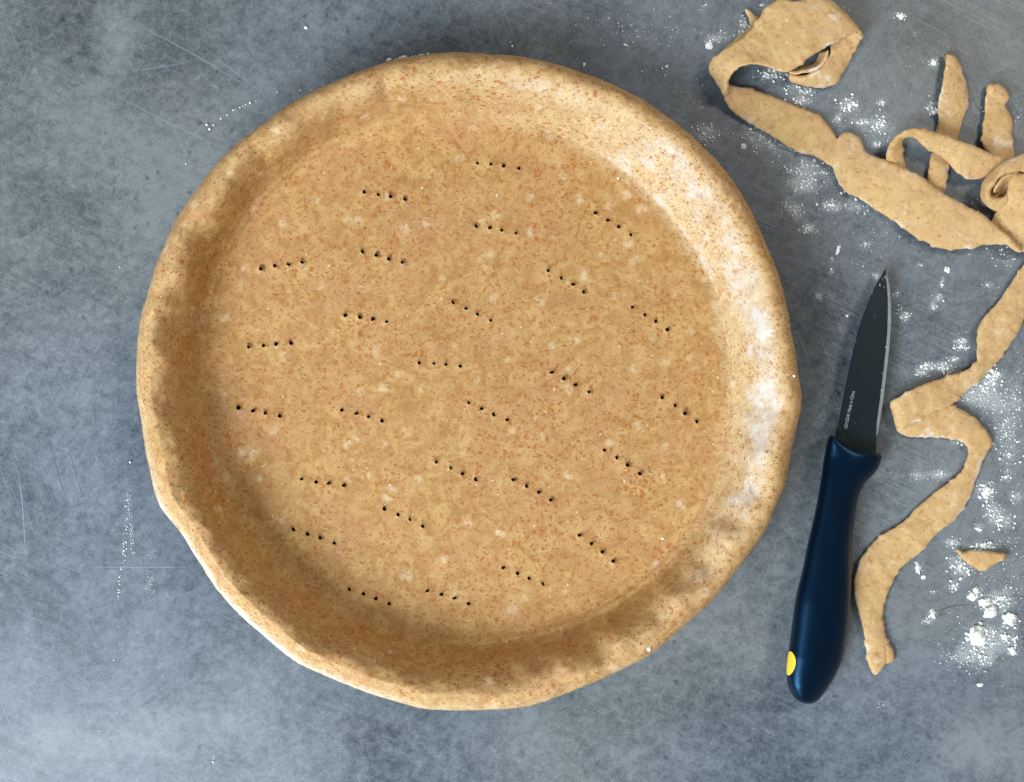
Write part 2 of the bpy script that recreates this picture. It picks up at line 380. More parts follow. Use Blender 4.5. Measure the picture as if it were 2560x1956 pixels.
# the floor of the crust, pricked with a four-tined fork
holes = [((1025,351),(1055,353),(1082,357),(1114,362)),((783,413),(812,418),(839,423),(869,428)),((1279,458),(1305,474),(1328,488),(1354,504)),
 ((1022,486),(1052,490),(1078,495),(1108,501)),((560,577),(591,571),(619,568),(649,564)),((778,541),(808,548),(835,556),(864,564)),
 ((1178,582),(1205,597),(1230,611),(1253,627)),((973,650),(1001,663),(1025,675),(1053,688)),((1357,660),(1384,676),(1408,691),(1433,708)),
 ((742,678),(773,681),(801,686),(831,691)),((534,746),(566,742),(593,740),(625,737)),((901,780),(931,781),(957,783),(988,787)),
 ((1185,800),(1211,813),(1236,826),(1264,842)),((1422,854),(1449,871),(1471,888),(1496,906)),((512,876),(543,882),(570,888),(601,893)),
 ((734,880),(765,888),(792,895),(821,904)),((1007,866),(1035,878),(1060,890),(1088,902)),((1297,967),(1324,983),(1348,999),(1374,1017)),
 ((938,993),(968,1006),(993,1017),(1022,1030)),((1102,1030),(1131,1044),(1156,1057),(1183,1074)),((648,1029),(679,1035),(706,1038),(738,1042)),
 ((826,1093),(855,1105),(880,1116),(908,1130)),((630,1137),(661,1147),(688,1155),(718,1166)),((1244,1149),(1270,1167),(1293,1185),(1317,1205)),
 ((1081,1219),(1111,1231),(1136,1242),(1166,1255)),((750,1265),(781,1275),(807,1285),(836,1296)),((918,1269),(948,1276),(976,1285),(1006,1296))]
HC = np.array([h for g in holes for h in g], float)*K
HA = np.array([math.atan2(g[3][1]-g[0][1], g[3][0]-g[0][0]) for g in holes for _ in g])
pts2, con = [], []
for i in range(NT_): pts2.append(tuple(ring[0][i][:2])); con.append((i, (i+1) % NT_))
NH = 10
hole_r = []
for (hx, hy), ha in zip(HC, HA):
    b0 = len(pts2); rr = R(4.5, 5.2); hole_r.append(rr)
    for k in range(NH):
        t = 2*math.pi*k/NH; c_, s_ = math.cos(t), math.sin(t)
        q = 1/(abs(c_)**4+abs(s_)**4)**0.25
        x, y = rr*q*c_, rr*q*s_*1.05
        pts2.append((hx+x*math.cos(ha)-y*math.sin(ha), hy+x*math.sin(ha)+y*math.cos(ha))); con.append((b0+k, b0+(k+1) % NH))
ring0 = np.array([p[:2] for p in ring[0]]); r0 = np.hypot(*(ring0-PC).T)
step = 10.5; row = 0; y = PC[1]-700
while y < PC[1]+700:
    x = PC[0]-700+(row % 2)*step/2
    while x < PC[0]+700:
        qx, qy = x+R(-2, 2), y+R(-2, 2); rr = math.hypot(qx-PC[0], qy-PC[1])
        t = math.atan2(-(qy-PC[1]), qx-PC[0])
        i = int((t+math.pi)/(2*math.pi)*NT_) % NT_
        if rr < r0[i]-7 and np.min((HC[:, 0]-qx)**2+(HC[:, 1]-qy)**2) > 90:
            pts2.append((qx, qy))
        x += step
    y += step*0.87; row += 1
res = geometry.delaunay_2d_cdt([Vector(p) for p in pts2], con, [], 0, 1e-4)
vo, tri = res[0], res[2]
base = len(verts); orig = res[3]
vmap = []
def floor_z(x, y):
    ti = math.atan2(-(y-PC[1]), x-PC[0]); ds = max(0.0, r0[int((ti+math.pi)/(2*math.pi)*NT_) % NT_]-math.hypot(x-PC[0], y-PC[1]))
    fa_ = min(1.0, ds/70); fa_ = fa_*fa_*(3-2*fa_); rise = 2.5*max(0, 1-ds/45)**2
    dd = math.sqrt(float(np.min((HC[:, 0]-x)**2+(HC[:, 1]-y)**2)))
    return 30+rise+fa_*(2.2*fbm(x*0.006, y*0.006, 4)+1.1*fbm(x*.03, y*.03, 6))+2.2*fbm(x*0.05, y*0.05, 8, 3)*0.3+1.7*math.exp(-((dd-8)/3.5)**2)-2.0*math.exp(-(dd/5)**2)
for i, v in enumerate(vo):
    if orig[i] and orig[i][0] < NT_: vmap.append(orig[i][0]); continue
    vmap.append(len(verts)); rr = math.hypot(v.x-PC[0], v.y-PC[1])
    verts.append((v.x, v.y, floor_z(v.x, v.y))); attr.append(0.10*max(0, nz(v.x*.004, v.y*.004, 9))*2)
holevert = {}
for i, o_ in enumerate(orig):
    for q in o_:
        if NT_ <= q < NT_+len(HC)*NH: holevert[q] = vmap[i]
for f in tri:
    c_ = (vo[f[0]]+vo[f[1]]+vo[f[2]])/3
    if np.min((HC[:, 0]-c_.x)**2+(HC[:, 1]-c_.y)**2) < 10: continue
    if all(orig[i] and orig[i][0] < NT_ for i in f):
        ti = math.atan2(-(c_.y-PC[1]), c_.x-PC[0])
        if math.hypot(c_.x-PC[0], c_.y-PC[1]) > r0[int((ti+math.pi)/(2*math.pi)*NT_) % NT_]-0.02: continue
    faces.append(tuple(vmap[i] for i in f))
for h in range(len(HC)):
    lo = []
    for k in range(NH):
        v = verts[holevert[NT_+h*NH+k]]; lo.append(len(verts))
        verts.append((HC[h][0]+(v[0]-HC[h][0])*0.9, HC[h][1]+(v[1]-HC[h][1])*0.9, 11)); attr.append(0)
    for k in range(NH):
        a, b = holevert[NT_+h*NH+k], holevert[NT_+h*NH+(k+1) % NH]
        faces.append((a, b, lo[(k+1) % NH], lo[k]))
org = P(PC[0], PC[1], 0)
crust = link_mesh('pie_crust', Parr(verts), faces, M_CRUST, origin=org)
bm = bmesh.new(); bm.from_mesh(crust.data); bmesh.ops.recalc_face_normals(bm, faces=bm.faces); bm.to_mesh(crust.data); bm.free()
at = crust.data.attributes.new('flour', 'FLOAT', 'POINT'); at.data.foreach_set('value', np.array(attr, float))  # real flour smears together with painted light on wall, rim and flank
tag(crust, 'raw wholemeal dough pie crust with thick rim, pricked floor, centre of the counter', 'pie crust')

# the tin under the crust
def pan_ring(fr, off, z):
    rr = Rf[::5]+fr*(Ro-Rf)[::5]+off; t = TH[::5]
    m = smooth(rr, 12); return [(PC[0]+a*math.cos(b), PC[1]-a*math.sin(b), z) for a, b in zip(m, t)]
pr = [(0, -200, 6), (0, -20, 6), (0, 6, 8), (.30, 0, 46), (.55, 0, 88), (.70, 0, 94), (.78, 0, 94), (.78, 0, 88), (.62, 0, 84), (.38, 0, 42), (.05, 6, 2), (0, 0, 0.5), (0, -200, 0.5)]
V, F = [], []
n5 = len(TH[::5])
for p in pr: V += pan_ring(*p)
for j in range(len(pr)-1):
    for i in range(n5):
        k = (i+1) % n5; F.append((j*n5+i, (j+1)*n5+i, (j+1)*n5+k, j*n5+k))
F.append(tuple(range(n5))); F.append(tuple(range((len(pr)-1)*n5, len(pr)*n5))[::-1])
tin = link_mesh('pie_tin', Parr(V), F, M_TIN, origin=org)
tag(tin, 'dark round pie tin underneath the dough crust, seen only through the fork holes', 'pie tin')

# ------------------------------------------------------------------ dough strips
Z1 = lambda x, y: (1740+x/2.545, y/2.545)
Z2 = lambda x, y: (1900+x/3.332, 600+y/3.332)
Z3 = lambda x, y: (1900+x/2.24, 1050+y/2.24)
def ribbon_geo(sections, thick, seed, rag, nv=16, camber=5.0):
    s = np.array(sections, float)
    d = catmull(s, (7.0,)); n = len(d)
    cs = np.concatenate([-np.cos(np.linspace(0, math.pi, nv+1))])
    mid = np.zeros((n, nv+1, 3))
    for i in range(n):
        L, Rr = d[i, :3].copy(), d[i, 3:].copy(); q = Rr-L; w = np.linalg.norm(q)+1e-6; q = q/w
        a = rag*(fbm(i*0.10, seed, 0)+0.8*fbm(i*0.45, seed, 3)); b = rag*(fbm(i*0.10, seed, 7)+0.8*fbm(i*0.45, seed, 11))
        a += rag*1.3*max(0, nz(i*0.30, seed, 21)-0.20)*4; b += rag*1.3*max(0, nz(i*0.30, seed, 31)-0.20)*4
        lim = w*0.25; a, b = min(a, lim), min(b, lim)
        L -= q*a; Rr += q*b
        for j, c in enumerate(cs):
            mid[i, j] = L+(Rr-L)*(c+1)/2
            mid[i, j, 2] += camber*(1-c*c)
    for e_, sg in ((0, -1), (n-1, 1)):
        tg = mid[e_]-mid[e_-sg*3]; tg = tg/(np.linalg.norm(tg, axis=1, keepdims=True)+1e-9)
        for j in range(nv+1):
            k_ = rag*3.2*(nz(j*0.9, seed, 55)+0.8*nz(j*2.3, seed, 66))
            for q_ in range(4):
                mid[e_-sg*q_, j] += tg[j]*k_*(1-q_/4)
    gu = np.gradient(mid, axis=0); gv = np.gradient(mid, axis=1)
    N = np.cross(gu, gv); N /= (np.linalg.norm(N, axis=2, keepdims=True)+1e-9)
    arc = np.concatenate([[0], np.cumsum(np.linalg.norm(np.diff(mid[:, nv//2], axis=0), axis=1))])
    V = []; top = np.zeros((n, nv+1), int); bot = np.zeros((n, nv+1), int)
    for i in range(n):
        e = min(arc[i], arc[-1]-arc[i])/(thick*0.7); e = math.sqrt(max(0.0, 1-(1-min(1, e))**2))
        for j, c in enumerate(cs):
            p = mid[i, j]
            wv = np.linalg.norm(d[i, 3:]-d[i, :3]); edge = (1-abs(c))*wv*0.5/(thick*0.55)
            h = thick/2*math.sqrt(max(0.0, 1-(1-min(1, edge))**2))*e
            h *= 1+0.22*fbm(p[0]*.03, p[1]*.03, seed)
            k = 1.9*fbm(p[0]*.05, p[1]*.05, seed+4)+4.0*fbm(p[0]*.016, p[1]*.016, seed+9)
            a = p+N[i, j]*(h+k*min(1, h/3)); b = p-N[i, j]*(h-k*min(1, h/3))
            a[2] = max(a[2], 0.35); b[2] = max(b[2], 0.35)
            pe = max(0.0, 1-edge*0.9)
            a = np.append(a, pe); b = np.append(b, pe)
            top[i, j] = len(V); V.append(a)
            if j in (0, nv) or i in (0, n-1): bot[i, j] = top[i, j]
            else: bot[i, j] = len(V); V.append(b)
    F = []
    for i in range(n-1):
        for j in range(nv):
            F.append((top[i, j], top[i+1, j], top[i+1, j+1], top[i, j+1]))
            f = (bot[i, j], bot[i, j+1], bot[i+1, j+1], bot[i+1, j])
            F.append(f)
    return V, F
def strip(name, parts, label, cat, group=None):
    V, F = [], []
    for p in parts:
        v, f = ribbon_geo(**p); b = len(V); V += v; F += [tuple(int(q)+b for q in g) for g in f]
    A = np.array(V); c = A.mean(0); o = P(c[0], c[1], 0)
    ob = link_mesh(name, Parr(A[:, :3]), F, M_STRIP, origin=o)
    at = ob.data.attributes.new('flour', 'FLOAT', 'POINT'); at.data.foreach_set('value', A[:, 3].copy())
    bm = bmesh.new(); bm.from_mesh(ob.data); bmesh.ops.remove_doubles(bm, verts=bm.verts, dist=1e-7)
    bmesh.ops.recalc_face_normals(bm, faces=bm.faces); bm.to_mesh(ob.data); bm.free()
    ob.data.polygons.foreach_set('use_smooth', [True]*len(ob.data.polygons))
    return tag(ob, label, cat, group)
def sec(z, rows):
    out = []
    for r in rows:
        f = r[6] if len(r) > 6 else z
        a = f(r[0], r[1]); b = f(r[3], r[4]); out.append((*a, r[2], *b, r[5]))
    return out
G = 'offcut strips of dough beside the crust'
A = sec(Z1, [(2070,1602,30,2060,1612,28),(1965,1485,34,1972,1552,24),(1830,1370,34,1835,1562,20),(1690,1295,32,1600,1588,16),(1560,1220,30,1420,1518,14),
 (1420,1115,28,1240,1398,10),(1290,1055,27,1080,1290,9),(1160,1005,22,955,1220,8),(1080,965,14,905,1150,8),(1040,880,8,875,1090,8),(950,840,8,862,1062,8),(900,880,8,835,1045,9),
 (850,805,8,740,990,9),(760,722,8,640,965,8),(650,680,8,500,880,8),(500,620,8,350,790,8),(350,572,8,245,718,9),(255,556,9,197,670,18),
 (150,520,12,192,600,42),(92,455,22,208,520,66),(95,395,42,240,460,80),(140,345,60,290,425,88),(210,300,68,370,410,90),(300,240,70,460,430,88),(380,150,70,560,458,84),
 (440,50,70,650,425,82),(530,-5,72,740,350,82),(640,10,74,840,295,80),(745,-15,74,930,250,78),(830,5,68,1035,203,72),
 (868,50,52,1056,232,56),(870,140,36,1045,268,38),(865,240,34,1010,325,22),(855,310,38,970,390,12),(845,365,38,930,460,10),(800,425,38,880,530,9),(730,468,36,790,553,8),(655,482,32,685,540,8),(590,462,22,590,510,8)])
A2 = sec(Z1, [(842,318,52,800,325,14),(838,362,48,788,365,9),(812,405,46,765,405,8),(765,440,45,722,432,8),(700,462,42,672,448,9),(640,468,38,622,455,12),(590,462,30,585,452,14)])
strip('dough_strip', [dict(sections=A, thick=15, seed=1.3, rag=2.2), dict(sections=A2, thick=10, seed=3.3, rag=1.0, camber=0)], 'long looped dough strip with its top end folded over into a curl, upper right', 'dough strip', G)
Bs = sec(Z1, [(1588,348,8,1600,352,8),(1592,372,9,1660,385,8),(1590,420,12,1680,430,7),(1575,500,14,1705,500,7),(1560,580,12,1730,580,7),(1545,670,9,1728,660,7),(1542,760,7,1695,770,7),
 (1525,850,7,1672,850,7),(1505,950,7,1650,950,7),(1488,1040,7,1615,1060,7),(1465,1140,7,1590,1150,7),(1440,1220,7,1560,1270,7)])
strip('dough_strip', [dict(sections=Bs, thick=14, seed=5.7, rag=2.6)], 'straight dough strip with a pointed floury tip, lying under the arched twisted strip', 'dough strip', G)
D = sec(Z1, [(1880,532,7,1905,532,7),(1850,560,8,1965,575,7),(1844,610,8,1990,620,8),(1840,680,8,1970,672,7),(1830,760,8,2012,755,7),(1822,850,8,2012,860,7),(1818,920,12,2018,930,8),
 (1850,960,28,2020,1000,10),(1900,985,36,1975,1050,14),(1860,970,42,1870,1112,18),(1780,935,46,1770,1143,22),(1690,900,50,1665,1095,26),(1600,865,54,1570,1003,30),(1510,838,57,1470,945,36),
 (1430,818,60,1400,885,44),(1350,820,60,1350,868,44),(1285,853,52,1312,885,28),(1238,905,40,1312,925,14),(1215,970,28,1318,975,9),(1208,1030,16,1330,1040,8),(1225,1100,7,1345,1100,7),(1250,1150,7,1355,1150,7)])
strip('dough_strip', [dict(sections=D, thick=14, seed=9.1, rag=2.2)], 'twisted dough strip with a torn upright end, arching over the straight strip', 'dough strip', G)
E1 = sec(Z1, [(2230,930,60,2230,1100,45),(2150,955,62,2150,1095,50),(2080,980,62,2087,1085,56),(1985,1022,58,2010,1098,64),(1900,1080,45,1945,1122,66),(1842,1150,30,1900,1168,62),
 (1815,1220,20,1872,1215,56),(1832,1282,14,1882,1255,48),(1878,1328,12,1920,1262,40),(1930,1338,12,1958,1250,34),(1978,1300,12,1985,1225,28)])
E2 = sec(Z1, [(2005,1100,30,2300,1080,40),(1990,1160,34,2300,1180,46),(1975,1240,30,2300,1260,50),(1945,1310,18,2300,1340,46),(1895,1370,10,2300,1420,34),(1885,1430,9,2300,1480,20),
 (1915,1490,9,2300,1560,10),(1975,1550,8,2300,1640,8),(2050,1575,8,2300,1700,8)])
E3 = sec(Z1, [(1880,1110,7,2010,1110,7),(1865,1170,7,2000,1170,7),(1865,1235,7,1995,1235,7),(1890,1300,7,1985,1290,7)])
E4 = sec(Z1, [(2050,1092,52,2060,1130,20),(1990,1108,60,2010,1150,14),(1945,1135,60,1965,1170,10),(1912,1180,55,1935,1200,9),(1895,1225,48,1925,1232,9)])
strip('dough_strip', [dict(sections=E3, thick=10, seed=16.4, rag=1.0, camber=0), dict(sections=E4, thick=10, seed=17.4, rag=1.0, camber=0), dict(sections=E1, thick=15, seed=12.2, rag=1.6), dict(sections=E2, thick=14, seed=14.4, rag=1.8, nv=30, camber=14)],
      'thick dough strip rolled into a tight curl at the right edge', 'dough strip', G)
Fz = sec(Z2, [(2300,60,14,2420,420,12),(2200,200,14,2260,560,11),(2080,370,14,2199,650,10),(1990,500,14,2150,760,9),(1900,600,14,2110,840,9),(1828,710,15,2050,920,9),(1810,820,15,1990,1000,9),
 (1806,930,17,1930,1060,9),(1798,1010,18,1880,1120,8),(1730,1080,18,1820,1180,8),(1640,1112,17,1745,1230,9),(1540,1140,20,1680,1300,14),(1430,1180,24,1590,1376,20),(1310,1225,28,1450,1438,25),
 (1200,1280,30,1310,1510,28),(1125,1322,26,1195,1585,24),(1096,1352,16,1160,1602,15),(1140,1400,8,1200,1630,8),(1300,1390,8,1350,1642,8),(1480,1370,8,1490,1650,8),
 (1090,-70,8,1000,95,7,Z3),(1180,-25,9,1090,108,7,Z3),(1250,50,9,1150,140,8,Z3),(1296,125,8,1165,190,8,Z3),(1246,230,8,1147,262,8,Z3),(1218,310,8,1100,320,8,Z3),(1180,420,8,1000,390,8,Z3),
 (1110,540,8,890,480,8,Z3),(1010,620,8,790,580,8,Z3),(900,740,8,670,652,8,Z3),(792,825,8,572,758,10,Z3),(742,915,8,530,890,12,Z3),(702,1010,8,532,1000,12,Z3),(690,1090,8,558,1095,10,Z3),
 (700,1180,8,583,1190,8,Z3),(720,1265,8,596,1290,8,Z3),(712,1340,8,606,1350,8,Z3),(680,1390,7,622,1392,7,Z3),(652,1420,7,640,1424,7,Z3)])
F2 = sec(Z3, [(690,1250,7,720,1240,7),(690,1300,8,742,1296,8),(692,1345,8,748,1335,8),(712,1368,7,738,1360,7)])
strip('dough_strip', [dict(sections=Fz, thick=15, seed=21.2, rag=3.0), dict(sections=F2, thick=12, seed=23.2, rag=1.0)], 'longest dough strip, folded back on itself and trailing down beside the knife handle', 'dough strip', G)
Gs = sec(Z3, [(1105,738,6,1108,744,6),(1140,735,7,1150,788,7),(1195,728,8,1190,815,8),(1240,738,9,1238,848,8),(1295,740,8,1290,822,8),(1350,750,7,1335,792,7),(1380,764,6,1378,770,6)])
strip('dough_scrap', [dict(sections=Gs, thick=12, seed=31.0, rag=3.5)], 'small torn dough scrap lying alone in spilled flour at the right', 'dough scrap')
Hs = sec(Z1, [(305,62,6,335,58,6),(318,90,7,360,85,7),(335,125,8,388,108,8),(345,165,8,420,140,8),(365,200,8,450,175,8)])
strip('dough_scrap', [dict(sections=Hs, thick=10, seed=41.0, rag=2.0)], 'tiny pointed dough scrap poking out behind the folded strip at the top', 'dough scrap')
Is = sec(Z1, [(185,305,14,205,312,16),(240,262,22,262,285,30),(300,215,30,330,245,42),(350,160,34,400,200,50),(395,120,36,450,160,56)])
strip('dough_scrap', [dict(sections=Is, thick=10, seed=43.0, rag=2.0)], 'thin dough sliver tucked against the left edge of the folded strip at the top', 'dough scrap')

# ------------------------------------------------------------------ knife
kn = bpy.data.objects.new('paring_knife', None); C.objects.link(kn); kn.location = P(2090, 1250, 0)
tag(kn, 'black paring knife with dark coated blade and yellow dot, lying right of the crust', 'knife')
def kmesh(name, V, F, mat, parent=kn, smooth=True):
    o = link_mesh(name, Parr(V), F, mat, origin=P(2090, 1250, 0), smooth=smooth)
    o.parent = parent
    if parent is kn: o.location = (0, 0, 0)
    else: o.location = (0, 0, 0)
    bm = bmesh.new(); bm.from_mesh(o.data); bmesh.ops.remove_doubles(bm, verts=bm.verts, dist=1e-8); bmesh.ops.recalc_face_normals(bm, faces=bm.faces); bm.to_mesh(o.data); bm.free()
    return o
n = NT('soft_touch_handle'); co = n.co()
g = n.noise(co, 2500, 2, 0.6)
M_HANDLE = n.out(Base_Color=(0.0010, 0.0048, 0.012), Roughness=0.33, Specular_IOR_Level=0.48, Specular_Tint=(0.14, 0.42, 0.85), Normal=n.bump(g, 0.10, 0.0001))
n = NT('coated_steel'); co = n.co()
sm = n.noise(co, 60, 4, 0.6); g = n.noise(n.mapping(co, (300, 2200, 300), (0, 0, 0)), 1, 3, 0.6)
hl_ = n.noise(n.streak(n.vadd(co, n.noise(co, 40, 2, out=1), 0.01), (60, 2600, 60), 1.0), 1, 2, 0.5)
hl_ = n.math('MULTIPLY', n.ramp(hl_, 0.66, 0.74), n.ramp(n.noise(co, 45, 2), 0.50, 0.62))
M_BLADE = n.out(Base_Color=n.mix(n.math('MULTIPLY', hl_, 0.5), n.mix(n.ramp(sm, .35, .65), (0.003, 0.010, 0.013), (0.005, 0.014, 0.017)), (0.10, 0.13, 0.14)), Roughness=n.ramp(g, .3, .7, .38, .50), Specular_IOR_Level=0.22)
n = NT('ground_steel'); co = n.co(); g = n.noise(n.mapping(co, (900, 300, 300)), 1, 3, 0.6)
M_EDGE = n.out(Base_Color=(0.50, 0.54, 0.54), Roughness=n.ramp(g, .3, .7, .35, .55), Metallic=0.75)
M_YEL = plain('yellow_dot', (0.90, 0.58, 0.035), 0.45)
M_INK = plain('blade_print', (0.34, 0.39, 0.39), 0.6)
def ys(pts, yy):
    a = np.array(pts, float); o = np.argsort(a[:, 1]); return np.interp(yy, a[o, 1], a[o, 0])
bl_left = [(2214.5,670.5),(2205,687),(2194.6,704),(2178.5,736),(2159,785),(2143,836),(2130,890),(2119,940),(2108,994),(2098,1046),(2089,1102),(2086,1135)]
bl_in = [(2214.7,672),(2215,684),(2217,712),(2219.5,745),(2220,775),(2219,820),(2215,871),(2208,935),(2200,1000),(2192,1057),(2190.5,1088),(2189,1135)]
bl_right = [(2214.9,670.5),(2218,684),(2224,718),(2227.5,765),(2227.5,810),(2223,871),(2216,935),(2208,1000),(2199,1057),(2195,1084),(2191.5,1090),(2189.5,1135)]
yy = np.concatenate([np.linspace(670.5, 700, 14), np.linspace(704, 1140, 90)])
ZB = lambda y: 46-6*(1140-y)/470          # blade height above the counter
V, F, FM = [], [], []
for y in yy:
    l, m, r = ys(bl_left, y), ys(bl_in, y), ys(bl_right, y); l += 0
    m = max(m, l+0.1); r = max(r, m+0.1); zt = ZB(y)
    sp = l+min(2.2, (m-l)*0.25)
    V += [(l, y, zt-5), (l+0.3, y, zt-1.2), (sp, y, zt), (m, y, zt-1.0), (r, y, zt-4.4), (m, y, zt-7.5), (sp, y, zt-8.0)]
for i in range(len(yy)-1):
    for j in range(7):
        k = (j+1) % 7
        if j == 3: continue
        F.append((i*7+j, i*7+k, (i+1)*7+k, (i+1)*7+j))
blade = kmesh('blade', V, F, M_BLADE, smooth=False)
V2, F2_ = [], []
for i, y in enumerate(yy):
    if y > 1092: break
    a, b, c = V[i*7+3], V[i*7+4], V[i*7+5]; V2 += [(a[0], a[1], a[2]+.05), b, (c[0], c[1], c[2]-.05)]
nn = len(V2)//3
for i in range(nn-1):
    for j in range(2): F2_.append((i*3+j, i*3+j+1, (i+1)*3+j+1, (i+1)*3+j))
kmesh('cutting_edge', V2, F2_, M_EDGE, parent=blade, smooth=False)
# dried flour specks stuck to the blade
V, F = [], []
for (x, y, w_) in [(2213, 693, 1.6), (2216, 700, 1.4), (2207, 700, 1.2), (2199, 712, 1.5), (2220, 776, 1.3), (2219, 802, 1.0), (2216, 868, 1.4), (2206, 935, 1.2), (2203, 975, 1.8), (2180, 732, .9), (2187, 792, .9), (2210, 720, 1.1), (2141, 850, .8)]:
    for q_ in range(3):
        a, dx, dy = R(0, 6.28), R(-2, 2), R(-3, 3); b0 = len(V)
        rr = w_*R(0.4, 0.9)
        for k in range(6): V.append((x+dx+rr*math.cos(a+k*1.047)*R(.7, 1.3), y+dy+rr*math.sin(a+k*1.047)*R(.7, 1.3), ZB(y)+0.1))
        V.append((x+dx, y+dy, ZB(y)+0.1+rr*0.5))
        F += [(b0+k, b0+(k+1) % 6, b0+6) for k in range(6)]
kmesh('flour_specks', V, F, M_DUST, parent=blade)['kind'] = 'stuff'
# blade print
def text_mesh(txt, size, mat, name):
    cu = bpy.data.curves.new('t', 'FONT'); cu.body = txt; cu.size = 1.0; cu.extrude = 0.0; cu.resolution_u = 3
    ob = bpy.data.objects.new('t', cu); C.objects.link(ob); dg = bpy.context.evaluated_depsgraph_get()
    m = bpy.data.meshes.new_from_object(ob.evaluated_get(dg)); bpy.data.objects.remove(ob)
    return m
m = text_mesh('GD15D41 Made in China', 1, M_INK, 'print')
co_ = np.array([v.co[:] for v in m.vertices]); wx = co_[:, 0].max()
a0 = np.array([2117.5, 1073.0]); a1 = np.array([2137.0, 979.0]); L = np.linalg.norm(a1-a0); d = (a1-a0)/L; q = np.array([d[1], -d[0]])
up = np.array([-abs(d[1]), -abs(d[0])])  # letters stand up towards the spine
sc = L/wx
tv = []
for v in co_:
    p = a0+d*v[0]*sc+up*v[1]*sc*1.25
    tv.append((p[0], p[1], ZB(p[1])+0.25))
tf = [tuple(p.vertices) for p in m.polygons]
kmesh('blade_print', tv, tf, M_INK, parent=blade, smooth=False)
# handle: stations along its axis
hl = [(2076,1090),(2070,1096),(2061,1139),(2049.5,1215),(2036,1287),(2020.5,1354),(2005,1429),(1989,1496),(1978,1577),(1970,1640),(1966.5,1684),(1969,1712),(1975,1729),(1986,1745),(2000,1755),(2013,1760)]
hr = [(2092,1100),(2141,1120),(2186,1131),(2199,1134),(2204.5,1140),(2201,1157),(2190,1179),(2161,1211),(2145.5,1246),(2136.6,1300),(2130,1362),(2128,1452),(2123,1550),(2114,1617),(2101,1662),(2079,1706),(2054,1742),(2040,1755),(2030,1760)]
def samp(pts, n, p=1.0):
    a = catmull(pts, 8); s = np.concatenate([[0], np.cumsum(np.linalg.norm(np.diff(a, axis=0), axis=1))]); s /= s[-1]
    t = np.linspace(0, 1, n)
    return np.stack([np.interp(t, s, a[:, 0]), np.interp(t, s, a[:, 1])], 1)
# pair by arc fraction, with the right side re-timed so that cross lines stay square to the axis
NS = 150
Lp = samp(hl, NS); ax = np.array([-0.19, 0.982])
rs = samp(hr, 900); 
Rp = []
pu = -1e9
for i in range(NS):
    t = i/(NS-1)
    u = Lp[i]@ax
    # at the collar the face is oblique: blend
    sk = 30*max(0, 1-t/0.09)
    w_ = rs@ax
    if i == 0: j = 0
    else: j = int(np.argmin(np.abs(w_-(u+sk*0))+0*w_))
    Rp.append(j)
Rp = np.maximum.accumulate(np.array(Rp)); Rp[0] = 0
# smooth start: spread the collar end over the first stations
n0 = 24; Rp[:n0] = np.linspace(0, Rp[n0], n0).astype(int)
Rq = rs[Rp]
Rq[-1] = rs[-1]
hh_t = [0, .03, .10, .30, .60, .80, .90, .955, .985, 1.0]; hh_v = [33, 37, 40, 42, 50, 52, 47, 38, 24, 6]
NC = 40
def hpoint(i, phi, off=0.0):
    t = i/(NS-1)
    i0 = int(min(NS-2, max(0, math.floor(i)))); fr = i-i0
    l = Lp[i0]*(1-fr)+Lp[i0+1]*fr; r = Rq[i0]*(1-fr)+Rq[i0+1]*fr
    c = (l+r)/2; hw = (r-l)/2; h = np.interp(t, hh_t, hh_v)
    zc = 44.0+6*np.interp(t, [0, .6, 1], [0, 1, 0.2])
    cc, ss = math.cos(phi), math.sin(phi)
    ex = 2/2.15
    x = math.copysign(abs(cc)**ex, cc); z = math.copysign(abs(ss)**ex, ss)
    # crown is flatter and leans towards the right: a shallow facet runs down the top
    z *= (1-0.10*max(0, x))
    n_ = 1+off/h
    p = c+hw*x*(1+off/max(6, np.linalg.norm(hw)))
    return (p[0], p[1], max(0.5, zc+h*z*n_))
V, F = [], []
for i in range(NS):
    for k in range(NC): V.append(hpoint(i, 2*math.pi*k/NC))
for i in range(NS-1):
    for k in range(NC):
        q_ = (k+1) % NC; F.append((i*NC+k, i*NC+q_, (i+1)*NC+q_, (i+1)*NC+k))
# rounded collar face
c0 = np.mean(np.array(V[:NC]), 0); b0 = len(V)
for k in range(NC):
    p = np.array(V[k]); V.append(tuple(c0+(p-c0)*0.90+np.array([0.6, -3.2, 0])))
for k in range(NC): F.append((k, b0+k, b0+(k+1) % NC, (k+1) % NC))
F.append(tuple(range(b0, b0+NC)))
F.append(tuple(range((NS-1)*NC, NS*NC))[::-1])
handle = kmesh('handle', V, F, M_HANDLE)
# yellow dot inlaid on the left flank near the butt: sits on the handle surface
V, F = [], []
ic = None
best = min(range(NS), key=lambda i: abs(Lp[i][1]-1659) if i > NS*0.5 else 1e9)
per = (Lp[-30][1]-Lp[-60][1])/30.0
NR, NA = 6, 28
for a in range(NR+1):
    for b in range(NA):
        t = 2*math.pi*b/NA; rr = a/NR
        i = best+rr*math.sin(t)*(30/max(0.5, per)); phi = math.pi-0.42+rr*math.cos(t)*0.46
        V.append(hpoint(i, phi, 0.7))
for a in range(NR):
    for b in range(NA):
        k = (b+1) % NA; F.append((a*NA+b, a*NA+k, (a+1)*NA+k, (a+1)*NA+b))
kmesh('yellow_dot', V, F, M_YEL, parent=handle)

